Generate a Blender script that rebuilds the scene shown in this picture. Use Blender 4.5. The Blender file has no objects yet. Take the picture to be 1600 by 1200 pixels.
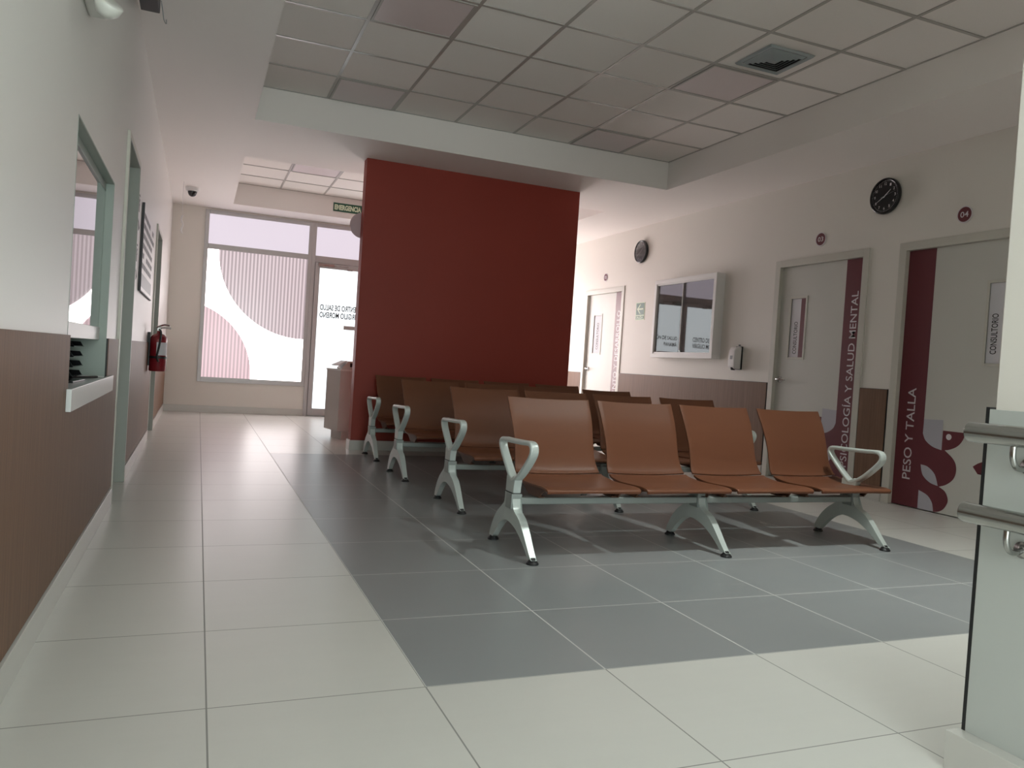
import bpy, bmesh, math, random
from mathutils import Matrix, Vector
random.seed(7)
PI = math.pi
S = bpy.context.scene
COL = S.collection

# ------------------------------------------------------------------ camera
YAW, PITCH, ROLL, FPX, CAMZ = 0.3862, -0.0218, 0.0648, 1211.44, 0.953
cy, sy, cp, sp = math.cos(YAW), math.sin(YAW), math.cos(PITCH), math.sin(PITCH)
fw = Vector((sy*cp, cy*cp, sp)); rt = Vector((cy, -sy, 0)); up = rt.cross(fw)
cr, sr = math.cos(ROLL), math.sin(ROLL)
R_ = cr*rt + sr*up; U_ = -sr*rt + cr*up
cam_d = bpy.data.cameras.new('camera'); cam_d.sensor_width = 36; cam_d.sensor_fit = 'HORIZONTAL'
cam_d.lens = 36*FPX/1600; cam_d.clip_start = 0.02; cam_d.clip_end = 100
cam = bpy.data.objects.new('camera', cam_d); COL.objects.link(cam)
cam.matrix_world = Matrix(((R_.x, U_.x, -fw.x, 0), (R_.y, U_.y, -fw.y, 0), (R_.z, U_.z, -fw.z, CAMZ), (0, 0, 0, 1)))
S.camera = cam
# ------------------------------------------------------------------ light, exposure
W = bpy.data.worlds.new('world'); S.world = W; W.use_nodes = True
W.node_tree.nodes['Background'].inputs[0].default_value = (0.55, 0.6, 0.65, 1)
W.node_tree.nodes['Background'].inputs[1].default_value = 0.03
S.view_settings.view_transform = 'Standard'; S.view_settings.look = 'None'
S.view_settings.exposure = 0.18; S.view_settings.gamma = 1.0; S.view_settings.use_curve_mapping = False
WINDOW_GLOW = 5.2        # daylight through the frosted shopfront at the far end
ENTRANCE_GLOW = 7.0      # daylight through the glazed entrance behind the viewer
PANEL_GLOW = 15.0         # the ceiling panels that are switched on, overhead of the front part
DOWNLIGHT_GLOW = 800.0   # one small bright downlight above the first bench

# ------------------------------------------------------------------ materials
def nn(nt, t, **kw):
    n = nt.nodes.new(t)
    for k, v in kw.items(): setattr(n, k, v)
    return n
def mth(nt, op, a, b=None, c=None):
    n = nn(nt, 'ShaderNodeMath', operation=op)
    for i, v in enumerate((a, b, c)):
        if v is None: continue
        if isinstance(v, (int, float)): n.inputs[i].default_value = v
        else: nt.links.new(v, n.inputs[i])
    return n.outputs[0]
def mixc(nt, f, a, b, blend='MIX'):
    n = nn(nt, 'ShaderNodeMix', data_type='RGBA', blend_type=blend)
    for i, v in ((0, f), (6, a), (7, b)):
        if isinstance(v, (int, float)): n.inputs[i].default_value = v
        elif isinstance(v, tuple): n.inputs[i].default_value = (*v[:3], 1)
        else: nt.links.new(v, n.inputs[i])
    return n.outputs[2]
def base(name):
    m = bpy.data.materials.new(name); m.use_nodes = True
    return m, m.node_tree, m.node_tree.nodes['Principled BSDF']
def coords(nt, scale=(1, 1, 1), kind='Object'):
    t = nn(nt, 'ShaderNodeTexCoord'); mp = nn(nt, 'ShaderNodeMapping')
    nt.links.new(t.outputs[kind], mp.inputs[0]); mp.inputs['Scale'].default_value = scale
    return mp.outputs[0]
def noise(nt, vec, scale, detail=3, rough=0.5):
    n = nn(nt, 'ShaderNodeTexNoise'); nt.links.new(vec, n.inputs['Vector'])
    n.inputs['Scale'].default_value = scale; n.inputs['Detail'].default_value = detail; n.inputs['Roughness'].default_value = rough
    return n.outputs[0]
def mat(name, col, rough=0.5, metal=0.0, var=0.04, nscale=6, stretch=(1, 1, 1), bump=0.0, spec=0.5, coat=0.0):
    m, nt, b = base(name)
    v = coords(nt, stretch); f = noise(nt, v, nscale)
    lo = tuple(c*(1-var) for c in col); hi = tuple(min(1, c*(1+var)) for c in col)
    nt.links.new(mixc(nt, f, lo, hi), b.inputs['Base Color'])
    b.inputs['Roughness'].default_value = rough; b.inputs['Metallic'].default_value = metal
    b.inputs['Specular IOR Level'].default_value = spec; b.inputs['Coat Weight'].default_value = coat
    if bump:
        bn = nn(nt, 'ShaderNodeBump'); bn.inputs['Strength'].default_value = bump; bn.inputs['Distance'].default_value = 0.002
        nt.links.new(noise(nt, v, nscale*12, 4), bn.inputs['Height']); nt.links.new(bn.outputs[0], b.inputs['Normal'])
    return m
def emit(name, col, strength):
    m, nt, b = base(name)
    v = coords(nt); f = noise(nt, v, 1.3, 1)
    nt.links.new(mixc(nt, f, tuple(c*0.97 for c in col), col), b.inputs['Emission Color'])
    b.inputs['Emission Strength'].default_value = strength
    b.inputs['Base Color'].default_value = (.1, .1, .1, 1); b.inputs['Roughness'].default_value = 0.25
    return m

def tile_mat(name, col, grout, x0, y0, pitch, streak, vary, rough, gw=0.0035):
    m, nt, b = base(name)
    t = nn(nt, 'ShaderNodeTexCoord'); s = nn(nt, 'ShaderNodeSeparateXYZ'); nt.links.new(t.outputs['Object'], s.inputs[0])
    ax = mth(nt, 'DIVIDE', mth(nt, 'SUBTRACT', s.outputs[0], x0), pitch)
    ay = mth(nt, 'DIVIDE', mth(nt, 'SUBTRACT', s.outputs[1], y0), pitch)
    ix, iy = mth(nt, 'FLOOR', ax), mth(nt, 'FLOOR', ay)
    dx = mth(nt, 'ABSOLUTE', mth(nt, 'SUBTRACT', mth(nt, 'FRACT', mth(nt, 'ADD', ax, 0.5)), 0.5))
    dy = mth(nt, 'ABSOLUTE', mth(nt, 'SUBTRACT', mth(nt, 'FRACT', mth(nt, 'ADD', ay, 0.5)), 0.5))
    g = mth(nt, 'LESS_THAN', mth(nt, 'MINIMUM', dx, mth(nt, 'MULTIPLY', dy, 1.15)), gw/pitch/2*1.3)
    cx = nn(nt, 'ShaderNodeCombineXYZ'); nt.links.new(ix, cx.inputs[0]); nt.links.new(iy, cx.inputs[1])
    wn = nn(nt, 'ShaderNodeTexWhiteNoise', noise_dimensions='3D'); nt.links.new(cx.outputs[0], wn.inputs['Vector'])
    # shift the streaks tile by tile
    ad = nn(nt, 'ShaderNodeVectorMath', operation='ADD'); nt.links.new(t.outputs['Object'], ad.inputs[0]); nt.links.new(wn.outputs['Color'], ad.inputs[1])
    mp = nn(nt, 'ShaderNodeMapping'); nt.links.new(ad.outputs[0], mp.inputs[0]); mp.inputs['Scale'].default_value = (1.2, 14, 1)
    st = noise(nt, mp.outputs[0], 1.6, 5, 0.6)
    mp2 = nn(nt, 'ShaderNodeMapping'); nt.links.new(ad.outputs[0], mp2.inputs[0]); mp2.inputs['Scale'].default_value = (3, 4, 1)
    cl = noise(nt, mp2.outputs[0], 1.5, 4, 0.6)
    k = mth(nt, 'ADD', mth(nt, 'MULTIPLY', mth(nt, 'SUBTRACT', st, .5), streak), mth(nt, 'MULTIPLY', mth(nt, 'SUBTRACT', cl, .5), streak))
    k = mth(nt, 'ADD', k, mth(nt, 'MULTIPLY', mth(nt, 'SUBTRACT', wn.outputs['Value'], .5), vary))
    k = mth(nt, 'ADD', k, 1.0)
    vm = nn(nt, 'ShaderNodeVectorMath', operation='SCALE'); vm.inputs[0].default_value = col; nt.links.new(k, vm.inputs['Scale'])
    nt.links.new(mixc(nt, g, vm.outputs[0], grout), b.inputs['Base Color'])
    r = mth(nt, 'ADD', mth(nt, 'MULTIPLY', st, 0.03), rough - 0.015)
    nt.links.new(mth(nt, 'MAXIMUM', r, mth(nt, 'MULTIPLY', g, 0.6)), b.inputs['Roughness'])
    b.inputs['Specular IOR Level'].default_value = 0.42
    return m
TX, TY = 0.0688, 2.1628
M = {}
M['tile_light'] = tile_mat('pale porcelain tile', (.62, .61, .575), (.27, .265, .25), TX, TY, 0.6, .05, .03, 0.30)
M['tile_grey'] = tile_mat('grey porcelain tile', (.265, .278, .282), (.62, .62, .60), TX, TY, 0.6, .045, .03, 0.31, gw=.0042)

def laminate(name, col):
    m, nt, b = base(name)
    v = coords(nt, (60, 60, 1.2)); f = noise(nt, v, 1.6, 5, .65)
    v2 = coords(nt, (9, 9, .3)); f2 = noise(nt, v2, 1.3, 2)
    lo = tuple(c*.30 for c in col); hi = tuple(c*1.75 for c in col)
    c1 = mixc(nt, f, lo, hi)
    nt.links.new(mixc(nt, mth(nt, 'MULTIPLY', f2, .5), c1, tuple(c*.8 for c in col)), b.inputs['Base Color'])
    b.inputs['Roughness'].default_value = .5; b.inputs['Specular IOR Level'].default_value = .2
    bn = nn(nt, 'ShaderNodeBump'); bn.inputs['Strength'].default_value = .25; bn.inputs['Distance'].default_value = .001
    nt.links.new(f, bn.inputs['Height']); nt.links.new(bn.outputs[0], b.inputs['Normal'])
    return m
M['laminate'] = laminate('brown wood laminate', (.185, .103, .064))
M['wall'] = mat('cream wall paint', (.76, .72, .665), .5, var=.015, nscale=1.5, bump=.03, spec=.35)
M['wall_left'] = mat('pale grey satin wall paint', (.74, .72, .695), .38, var=.015, nscale=1.5, bump=.03, spec=.45)
M['wall_red'] = mat('brick red wall paint', (.29, .040, .025), .5, var=.04, nscale=2, bump=.04, spec=.35)
M['ceiling'] = mat('ceiling paint', (.86, .815, .785), .6, var=.012, nscale=1.2, spec=.3)
M['ctile'] = mat('mineral ceiling tile', (.84, .80, .765), .85, var=.04, nscale=160, bump=.25, spec=.2)
M['tbar'] = mat('painted grid steel', (.40, .375, .35), .28, var=.02, spec=.6)
M['baseboard'] = mat('cream tile baseboard', (.58, .565, .53), .3, var=.02, nscale=3)
M['door'] = mat('warm grey door paint', (.60, .59, .545), .45, var=.015, nscale=2)
M['frame'] = mat('cream metal door frame', (.58, .56, .50), .4, var=.015, nscale=2)
M['jamb'] = mat('grey green jamb paint', (.30, .345, .31), .42, var=.02, nscale=2)
M['jamb_grey'] = mat('grey door jamb paint', (.33, .345, .31), .42, var=.02, nscale=2)
M['alu'] = mat('satin aluminium', (.47, .45, .45), .4, .35, var=.02)
M['white'] = mat('white lacquer', (.74, .72, .71), .35, var=.01)
M['white_metal'] = mat('pale powder coated steel', (.78, .76, .745), .35, var=.01)
M['plastic'] = mat('off white plastic', (.62, .62, .58), .3, var=.02)
M['black'] = mat('black rubber', (.012, .012, .013), .5, var=.1)
M['blackgloss'] = mat('black glossy plastic', (.012, .012, .014), .15, var=.1)
M['dark'] = mat('dark void', (.02, .02, .02), .8)
M['steel'] = mat('brushed stainless steel', (.40, .40, .385), .24, 1.0, var=.15, nscale=3, stretch=(80, 2, 80))
M['chrome'] = mat('chrome', (.65, .65, .65), .12, 1.0, var=.02)
M['leg'] = mat('pale grey green cast aluminium', (.55, .60, .575), .28, .1, var=.03, nscale=10, spec=.6)
M['beam'] = mat('grey painted beam', (.30, .33, .315), .35, .1, var=.03)
M['seat'] = mat('caramel brown seat steel', (.158, .060, .031), .42, var=.05, nscale=3, stretch=(1, 1, 8), spec=.25)
M['seat_edge'] = mat('dark brown seat bracket', (.11, .045, .024), .45, var=.05)
M['maroon'] = mat('maroon vinyl', (.135, .026, .034), .4, var=.02)
M['lilac'] = mat('lilac vinyl', (.46, .45, .50), .4, var=.02)
M['letter'] = mat('pale lettering', (.66, .62, .64), .4, var=.01)
M['ink'] = mat('dark ink', (.03, .025, .03), .5)
M['paper'] = mat('white paper', (.72, .70, .74), .7, var=.01)
M['green'] = mat('emergency green', (.015, .10, .055), .4, var=.03)
M['glow_letter'] = mat('photoluminescent cream green', (.70, .80, .60), .5, var=.02)
M['red_steel'] = mat('red cylinder paint', (.22, .012, .02), .25, var=.03, spec=.6)
M['cork'] = mat('brown felt backing', (.44, .27, .20), .8, var=.1, nscale=60)
M['mauve'] = mat('mauve plastic disc', (.52, .38, .40), .4, var=.02)
M['grey'] = mat('mid grey plastic', (.24, .25, .26), .4, var=.03)
M['counter_grey'] = mat('pale grey counter laminate', (.52, .47, .45), .4, var=.02)
M['diffuser_off'] = mat('satin light diffuser', (.68, .60, .60), .3, var=.02, spec=.6)
M['vent'] = mat('blue grey vent steel', (.34, .38, .39), .4, var=.02)
M['counter_top'] = mat('pale solid surface sill', (.60, .61, .61), .25, var=.01)
M['panel_white'] = mat('white wall panel', (.50, .52, .495), .3, var=.03, nscale=1.5)
M['lamp_on'] = emit('lit panel', (.90, 1.0, .95), PANEL_GLOW)
M['downlight_on'] = emit('lit downlight', (.93, 1.0, .95), DOWNLIGHT_GLOW)
M['entrance_glow'] = emit('frosted entrance pane', (.88, 1.0, .98), ENTRANCE_GLOW)

def film_window():
    m, nt, b = base('frosted pane with printed film')
    t = nn(nt, 'ShaderNodeTexCoord'); s = nn(nt, 'ShaderNodeSeparateXYZ'); nt.links.new(t.outputs['Object'], s.inputs[0])
    x, z = s.outputs[0], s.outputs[2]
    def circle(cx, cz, r):
        d = mth(nt, 'SQRT', mth(nt, 'ADD', mth(nt, 'POWER', mth(nt, 'SUBTRACT', x, cx), 2), mth(nt, 'POWER', mth(nt, 'SUBTRACT', z, cz), 2)))
        return mth(nt, 'LESS_THAN', d, r)
    c1 = circle(1.429, 2.388, 1.2205); c2 = circle(-.313, .572, 1.0496)
    rib = mth(nt, 'ADD', mth(nt, 'MULTIPLY', mth(nt, 'SINE', mth(nt, 'MULTIPLY', x, 2*PI/0.051)), .5), .5)
    a1 = mixc(nt, rib, (.062, .048, .052), (.132, .110, .116)); a2 = mixc(nt, rib, (.080, .052, .057), (.142, .097, .106))
    col = mixc(nt, c1, (.95, .87, .87), a1); col = mixc(nt, c2, col, a2)
    nt.links.new(col, b.inputs['Emission Color']); b.inputs['Emission Strength'].default_value = WINDOW_GLOW
    b.inputs['Base Color'].default_value = (.15, .15, .15, 1); b.inputs['Roughness'].default_value = .2
    return m
M['film'] = film_window()
M['pane_top'] = emit('frosted transom pane', (.130, .115, .130), WINDOW_GLOW)
M['pane_door'] = emit('frosted door pane', (.23, .246, .253), WINDOW_GLOW)
M['pane_boosted'] = emit('boosted unprinted frosted pane', (1.0, .90, .89), WINDOW_GLOW*1.9)  # hidden pane, glow raised to brighten the right wall and soffit

def glass(name, k, tint=(1, 1, 1), rough=0.02, lo=0.0):
    m = bpy.data.materials.new(name); m.use_nodes = True; nt = m.node_tree; nt.nodes.clear()
    o = nn(nt, 'ShaderNodeOutputMaterial'); mx = nn(nt, 'ShaderNodeMixShader'); tr = nn(nt, 'ShaderNodeBsdfTransparent'); gl = nn(nt, 'ShaderNodeBsdfGlossy')
    tr.inputs[0].default_value = (*tint, 1); gl.inputs['Roughness'].default_value = rough
    fr = nn(nt, 'ShaderNodeFresnel'); fr.inputs[0].default_value = 1.5
    f = mth(nt, 'MINIMUM', mth(nt, 'ADD', mth(nt, 'MULTIPLY', fr.outputs[0], k), lo), .95)
    nt.links.new(f, mx.inputs[0]); nt.links.new(tr.outputs[0], mx.inputs[1]); nt.links.new(gl.outputs[0], mx.inputs[2]); nt.links.new(mx.outputs[0], o.inputs[0])
    return m
M['glass'] = glass('reflective window glass', 1.7, (.75, .8, .8))
M['glass_case'] = glass('display case glass', 1.6, (.9, .9, .9), .02, .12)
M['glass_clock'] = glass('clock glass', 1.0, (1, 1, 1), .03)

# ------------------------------------------------------------------ mesh helpers
def finish(name, bm, m, parent=None, smooth=False, kind=None, bevel=0, seg=2):
    bmesh.ops.recalc_face_normals(bm, faces=bm.faces[:])
    me = bpy.data.meshes.new(name); bm.to_mesh(me); bm.free()
    ms = m if isinstance(m, (list, tuple)) else [m]
    for k in ms: me.materials.append(M[k])
    if smooth:
        for p in me.polygons: p.use_smooth = True
    o = bpy.data.objects.new(name, me); COL.objects.link(o)
    if parent is not None: o.parent = parent
    if kind: o['kind'] = kind
    if bevel:
        bv = o.modifiers.new('bevel', 'BEVEL'); bv.width = bevel; bv.segments = seg; bv.limit_method = 'ANGLE'; bv.angle_limit = 0.6
        for p in me.polygons: p.use_smooth = True
        wn = o.modifiers.new('wn', 'WEIGHTED_NORMAL'); wn.keep_sharp = False
    return o
def box(bm, x0, x1, y0, y1, z0, z1, mi=0):
    vs = [bm.verts.new((x, y, z)) for x in (x0, x1) for y in (y0, y1) for z in (z0, z1)]
    fs = [(0, 1, 3, 2), (4, 6, 7, 5), (0, 4, 5, 1), (2, 3, 7, 6), (0, 2, 6, 4), (1, 5, 7, 3)]
    for f in fs:
        fc = bm.faces.new([vs[i] for i in f]); fc.material_index = mi
def prism(bm, pts, a, b, axis='z', mi=0):
    """extrude a 2D polygon between a and b along an axis"""
    def P(p, t):
        if axis == 'z': return (p[0], p[1], t)
        if axis == 'x': return (t, p[0], p[1])
        return (p[0], t, p[1])
    A = [bm.verts.new(P(p, a)) for p in pts]; B = [bm.verts.new(P(p, b)) for p in pts]
    n = len(pts); fs = [bm.faces.new(A[::-1]), bm.faces.new(B)]
    for i in range(n): fs.append(bm.faces.new((A[i], A[(i+1) % n], B[(i+1) % n], B[i])))
    for f in fs: f.material_index = mi
def cyl(bm, c, r, h, axis='z', n=32, r2=None, mi=0):
    r2 = r if r2 is None else r2
    def P(a, rr, t):
        u, v = rr*math.cos(a), rr*math.sin(a)
        if axis == 'z': return (c[0]+u, c[1]+v, c[2]+t)
        if axis == 'x': return (c[0]+t, c[1]+u, c[2]+v)
        return (c[0]+u, c[1]+t, c[2]+v)
    A = [bm.verts.new(P(2*PI*i/n, r, 0)) for i in range(n)]; B = [bm.verts.new(P(2*PI*i/n, r2, h)) for i in range(n)]
    fs = [bm.faces.new(A[::-1]), bm.faces.new(B)]
    for i in range(n): fs.append(bm.faces.new((A[i], A[(i+1) % n], B[(i+1) % n], B[i])))
    for f in fs: f.material_index = mi
def lathe(bm, prof, c=(0, 0, 0), n=32):
    rings = []
    for r, z in prof:
        if r < 1e-5: rings.append([bm.verts.new((c[0], c[1], c[2]+z))])
        else: rings.append([bm.verts.new((c[0]+r*math.cos(2*PI*i/n), c[1]+r*math.sin(2*PI*i/n), c[2]+z)) for i in range(n)])
    for a, b in zip(rings, rings[1:]):
        for i in range(n):
            j = (i+1) % n
            if len(a) == 1 and len(b) == 1: continue
            if len(a) == 1: bm.faces.new((a[0], b[j], b[i]))
            elif len(b) == 1: bm.faces.new((a[i], a[j], b[0]))
            else: bm.faces.new((a[i], a[j], b[j], b[i]))
    return rings
def sweep(bm, path, sec, closed=False):
    """sweep a section (list of (side, normal) offsets) along path"""
    path = [Vector(p) for p in path]; n = len(path); rings = []
    ref = None
    for i, p in enumerate(path):
        if closed: t = (path[(i+1) % n]-path[i-1]).normalized()
        else: t = (path[min(i+1, n-1)]-path[max(i-1, 0)]).normalized()
        if ref is None:
            ref = Vector((1, 0, 0)) if abs(t.x) < .9 else Vector((0, 0, 1))
        s = (ref - t*ref.dot(t)).normalized(); ref = s; u = t.cross(s)
        rings.append([bm.verts.new(p+s*a+u*b) for a, b in sec])
    m = len(sec)
    for i in range(n if closed else n-1):
        A, B = rings[i], rings[(i+1) % n]
        for k in range(m): bm.faces.new((A[k], A[(k+1) % m], B[(k+1) % m], B[k]))
    if not closed: bm.faces.new(rings[0][::-1]); bm.faces.new(rings[-1])
def circ(r, n=12): return [(r*math.cos(2*PI*i/n), r*math.sin(2*PI*i/n)) for i in range(n)]
def rrect(w, h, r, n=3):
    o = []
    for cx, cz, a0 in ((w/2-r, h/2-r, 0), (-w/2+r, h/2-r, 90), (-w/2+r, -h/2+r, 180), (w/2-r, -h/2+r, 270)):
        for i in range(n+1):
            a = math.radians(a0+90*i/n); o.append((cx+r*math.cos(a), cz+r*math.sin(a)))
    return o
def smooth_path(pts, n=8, closed=False):
    out = []; k = len(pts)
    rng = range(k) if closed else range(k-1)
    for i in rng:
        g = lambda j: Vector(pts[j % k]) if closed else Vector(pts[min(max(j, 0), k-1)])
        p0, p1, p2, p3 = g(i-1), g(i), g(i+1), g(i+2)
        for s in range(n):
            t = s/n
            out.append(.5*((2*p1)+(-p0+p2)*t+(2*p0-5*p1+4*p2-p3)*t*t+(-p0+3*p1-3*p2+p3)*t**3))
    if not closed: out.append(Vector(pts[-1]))
    return out
def empty(name, loc=(0, 0, 0), rz=0.0, mw=None, label=None, cat=None, group=None, kind=None):
    o = bpy.data.objects.new(name, None); COL.objects.link(o); o.empty_display_size = .1
    if mw is not None: o.matrix_world = mw
    else: o.location = loc; o.rotation_euler = (0, 0, rz)
    tag(o, label, cat, group, kind); return o
def tag(o, label=None, cat=None, group=None, kind=None):
    if label: o['label'] = label
    if cat: o['category'] = cat
    if group: o['group'] = group
    if kind: o['kind'] = kind
    return o
def frame_mw(side, loc):
    """local x = viewer's right along the wall, y = up, z = out of the wall"""
    x = {'right': (0, -1, 0), 'left': (0, 1, 0), 'far': (1, 0, 0)}[side]
    z = {'right': (-1, 0, 0), 'left': (1, 0, 0), 'far': (0, -1, 0)}[side]
    return Matrix(((x[0], 0, z[0], loc[0]), (x[1], 0, z[1], loc[1]), (0, 1, 0, loc[2]), (0, 0, 0, 1)))
def text(name, body, m, parent, x0, y0, w, h, z=0.0, rot=0.0, bold=0.0, depth=.0008, mirror=False, kindlabel=None):
    """lettering fitted into a box w x h whose lower left corner (along the reading direction) is x0, y0"""
    cu = bpy.data.curves.new(name, 'FONT'); cu.body = body; cu.size = 1; cu.offset = bold; cu.extrude = 0; cu.resolution_u = 3
    cu.space_line = 1.05
    tmp = bpy.data.objects.new(name+'_tmp', cu); COL.objects.link(tmp)
    bpy.context.view_layer.update()
    me = bpy.data.meshes.new_from_object(tmp.evaluated_get(bpy.context.evaluated_depsgraph_get()))
    bpy.data.objects.remove(tmp); bpy.data.curves.remove(cu)
    xs = [v.co.x for v in me.vertices]; ys = [v.co.y for v in me.vertices]
    ax, bx, ay, by = min(xs), max(xs), min(ys), max(ys)
    for v in me.vertices:
        u = (v.co.x-ax)/(bx-ax)*w; t = (v.co.y-ay)/(by-ay)*h
        if mirror: u = w-u
        if rot: v.co = (x0-t*math.sin(rot)+u*math.cos(rot), y0+u*math.sin(rot)+t*math.cos(rot), z)
        else: v.co = (x0+u, y0+t, z)
    bm = bmesh.new(); bm.from_mesh(me); bpy.data.meshes.remove(me)
    if mirror: bmesh.ops.reverse_faces(bm, faces=bm.faces[:])
    me = bpy.data.meshes.new(name); bm.to_mesh(me); bm.free()
    me.materials.append(M[m]); o = bpy.data.objects.new(name, me); COL.objects.link(o); o.parent = parent
    return o
def struct(name, bm, m, **k): return finish(name, bm, m, kind='structure', **k)

# ------------------------------------------------------------------ room
LX, RX, FY, NY = -.44, 5.52, 12.2, -1.6
ZC, ZT = 2.98, 3.28
GX0, GX1, GY0, GY1 = TX+.6, TX+.6*7, TY, TY+.6*9
bm = bmesh.new()
def quad(bm, x0, x1, y0, y1, z, mi):
    f = bm.faces.new([bm.verts.new(p) for p in ((x0, y0, z), (x1, y0, z), (x1, y1, z), (x0, y1, z))]); f.material_index = mi
box(bm, LX-2.2, RX+.3, NY-.2, FY+.2, -.12, -.004)
quad(bm, LX-2.2, RX+.3, NY-.2, GY0, 0, 0); quad(bm, LX-2.2, RX+.3, GY1, FY+.2, 0, 0)
quad(bm, LX-2.2, GX0, GY0, GY1, 0, 0); quad(bm, GX1, RX+.3, GY0, GY1, 0, 0); quad(bm, GX0, GX1, GY0, GY1, 0, 1)
me_f = struct('floor', bm, ['tile_light', 'tile_grey'])

# left wall with service window and two doorways
WT = .16
bm = bmesh.new()
for y0, y1, z0, z1 in ((NY, 3.2, 0, 3.4), (3.2, 4.48, 0, .69), (3.2, 4.48, 1.757, 3.4), (4.48, 5.06, 0, 3.4), (5.06, 5.87, 2.14, 3.4),
                       (5.87, 8.47, 0, 3.4), (8.47, 9.37, 2.1, 3.4), (9.37, FY, 0, 3.4)):
    box(bm, LX-WT, LX, y0, y1, z0, z1)
struct('wall_left', bm, 'wall_left')
bm = bmesh.new()   # office behind the service window
box(bm, LX-2.2, LX-2.1, NY, FY, 0, 3.4); box(bm, LX-2.1, LX-WT, 6.2, 6.3, 0, 3.4); box(bm, LX-2.1, LX-WT, 1.5, 1.6, 0, 3.4)
struct('wall_office', bm, 'wall_left')
bm = bmesh.new()
for y0, y1 in ((3.71, 4.9), (5.34, 6.44), (9.65, 10.7)): pass
DR = [(3.80, 4.90, 2.155), (5.345, 6.42, 2.155), (9.65, 10.69, 2.13)]   # right wall door openings (y0,y1,top)
ys = [1.0]
for a, b, t in DR: ys += [a, b]
ys.append(FY)
for i in range(0, len(ys), 2): box(bm, RX, RX+.18, ys[i], ys[i+1], 0, 3.4)
for a, b, t in DR: box(bm, RX, RX+.18, a, b, t, 3.4); box(bm, RX+.12, RX+.18, a, b, 0, t)
struct('wall_right', bm, 'wall')
# far wall around the shopfront
bm = bmesh.new()
box(bm, LX-WT, 0, FY, FY+.18, 0, 3.4); box(bm, 0, 1.56, FY, FY+.18, 0, .47); box(bm, 0, 5.1, FY, FY+.18, 2.955, 3.4)
box(bm, 3.55, 5.1, FY, FY+.18, 0, .47); box(bm, 5.1, RX+.18, FY, FY+.18, 0, 3.4)
struct('wall_far', bm, 'wall')
# wall behind the viewer with a glazed entrance
bm = bmesh.new()
box(bm, LX-WT, -.2, NY-.15, NY, 0, 3.4); box(bm, -.2, 1.7, NY-.15, NY, 2.5, 3.4); box(bm, 1.7, 2.0, NY-.15, NY, 0, 3.4)
struct('wall_front', bm, 'wall')
# wall block at the right, near the viewer
PX, PY = 1.885, 1.365
bm = bmesh.new(); box(bm, PX, RX+.18, NY-.15, PY, 0, 3.4); struct('wall_near', bm, 'wall', bevel=.004)
# red partition
bm = bmesh.new(); box(bm, 1.49, 3.915, 7.95, 8.10, 0, ZC+.02); struct('wall_middle', bm, 'wall_red', bevel=.006)

# ceiling: soffit with two recessed trays
T1 = (.357, 4.617, 1.2, 7.26); T2 = (.350, 4.637, 8.70, 11.62)
bm = bmesh.new()
def slab(x0, x1, y0, y1): box(bm, x0, x1, y0, y1, ZC, ZC+.03)
slab(LX-WT, RX+.18, NY-.15, T1[2]); slab(LX-WT, T1[0], T1[2], T1[3]); slab(T1[1], RX+.18, T1[2], T1[3])
slab(LX-WT, RX+.18, T1[3], T2[2]); slab(LX-WT, T2[0], T2[2], T2[3]); slab(T2[1], RX+.18, T2[2], T2[3]); slab(LX-WT, RX+.18, T2[3], FY+.18)
for x0, x1, y0, y1 in (T1, T2):
    e = .03; zb = ZC+.03
    box(bm, x0-e, x0, y0-e, y1+e, zb, ZT+.08); box(bm, x1, x1+e, y0-e, y1+e, zb, ZT+.08)
    box(bm, x0, x1, y0-e, y0, zb, ZT+.08); box(bm, x0, x1, y1, y1+e, zb, ZT+.08)
ceiling = struct('ceiling', bm, 'ceiling')
bm = bmesh.new(); bt = bmesh.new()
P = .6085
for x0, x1, y0, y1 in (T1, T2):
    box(bt, x0-.02, x1+.02, y0-.02, y1+.02, ZT, ZT+.03)
    for i in range(8):
        x = .357+P*i
        w = .012
        if x > x1+.02: continue
        box(bm, max(x-w, x0), min(x+w, x1), y0, y1, ZT-.005, ZT)
    k = 0
    while y1-P*k > y0-.05:
        y = y1-P*k; box(bm, x0, x1, max(y-.012, y0), min(y+.012, y1), ZT-.0055, ZT); k += 1
finish('ceiling_tiles', bt, 'ctile', ceiling); finish('ceiling_grid', bm, 'tbar', ceiling)

# light panels set in the grid
def ceiling_light(ci, yk, ytop, on, label, group):
    x = .357+P*ci + P/2; y = ytop-P*yk-P/2
    t = empty('ceiling_light', (x, y, ZT-.005), label=label, cat='ceiling light', group=group)
    a, b = P/2-.014, P/2-.03
    bm = bmesh.new()
    for q in ((-a, a, -a, -b), (-a, a, b, a), (-a, -b, -b, b), (b, a, -b, b)): box(bm, q[0], q[1], q[2], q[3], -.006, .004)
    finish('frame', bm, 'tbar', t)
    bm = bmesh.new(); box(bm, -b, b, -b, b, -.001, .004); finish('diffuser', bm, 'lamp_on' if on else 'diffuser_off', t)
g0 = 'unlit square light panels in the main ceiling tray'
ceiling_light(1, 3, 7.26, False, 'unlit square light panel at the top photo edge, near the tray left side', 'unlit square light panels in the main ceiling tray')
ceiling_light(5, 3, 7.26, False, 'unlit pinkish square light panel next to the air vent', g0)
ceiling_light(1, 0, 7.26, False, 'unlit light panel against the far left edge of the main tray, above the red wall', g0)
ceiling_light(5, 0, 7.26, False, 'unlit light panel at the far right corner of the main tray', g0)
ceiling_light(1, 2, 11.62, False, 'bright square light panel in the small far ceiling tray', None)
ceiling_light(3, 9, 7.26, True, 'lit square light panel overhead, out of the photo above the viewer', None)
t = empty('downlight', (3.25, 2.70, ZT), label='small lit round ceiling downlight overhead, out of the photo in front of the benches', cat='ceiling light')
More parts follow.
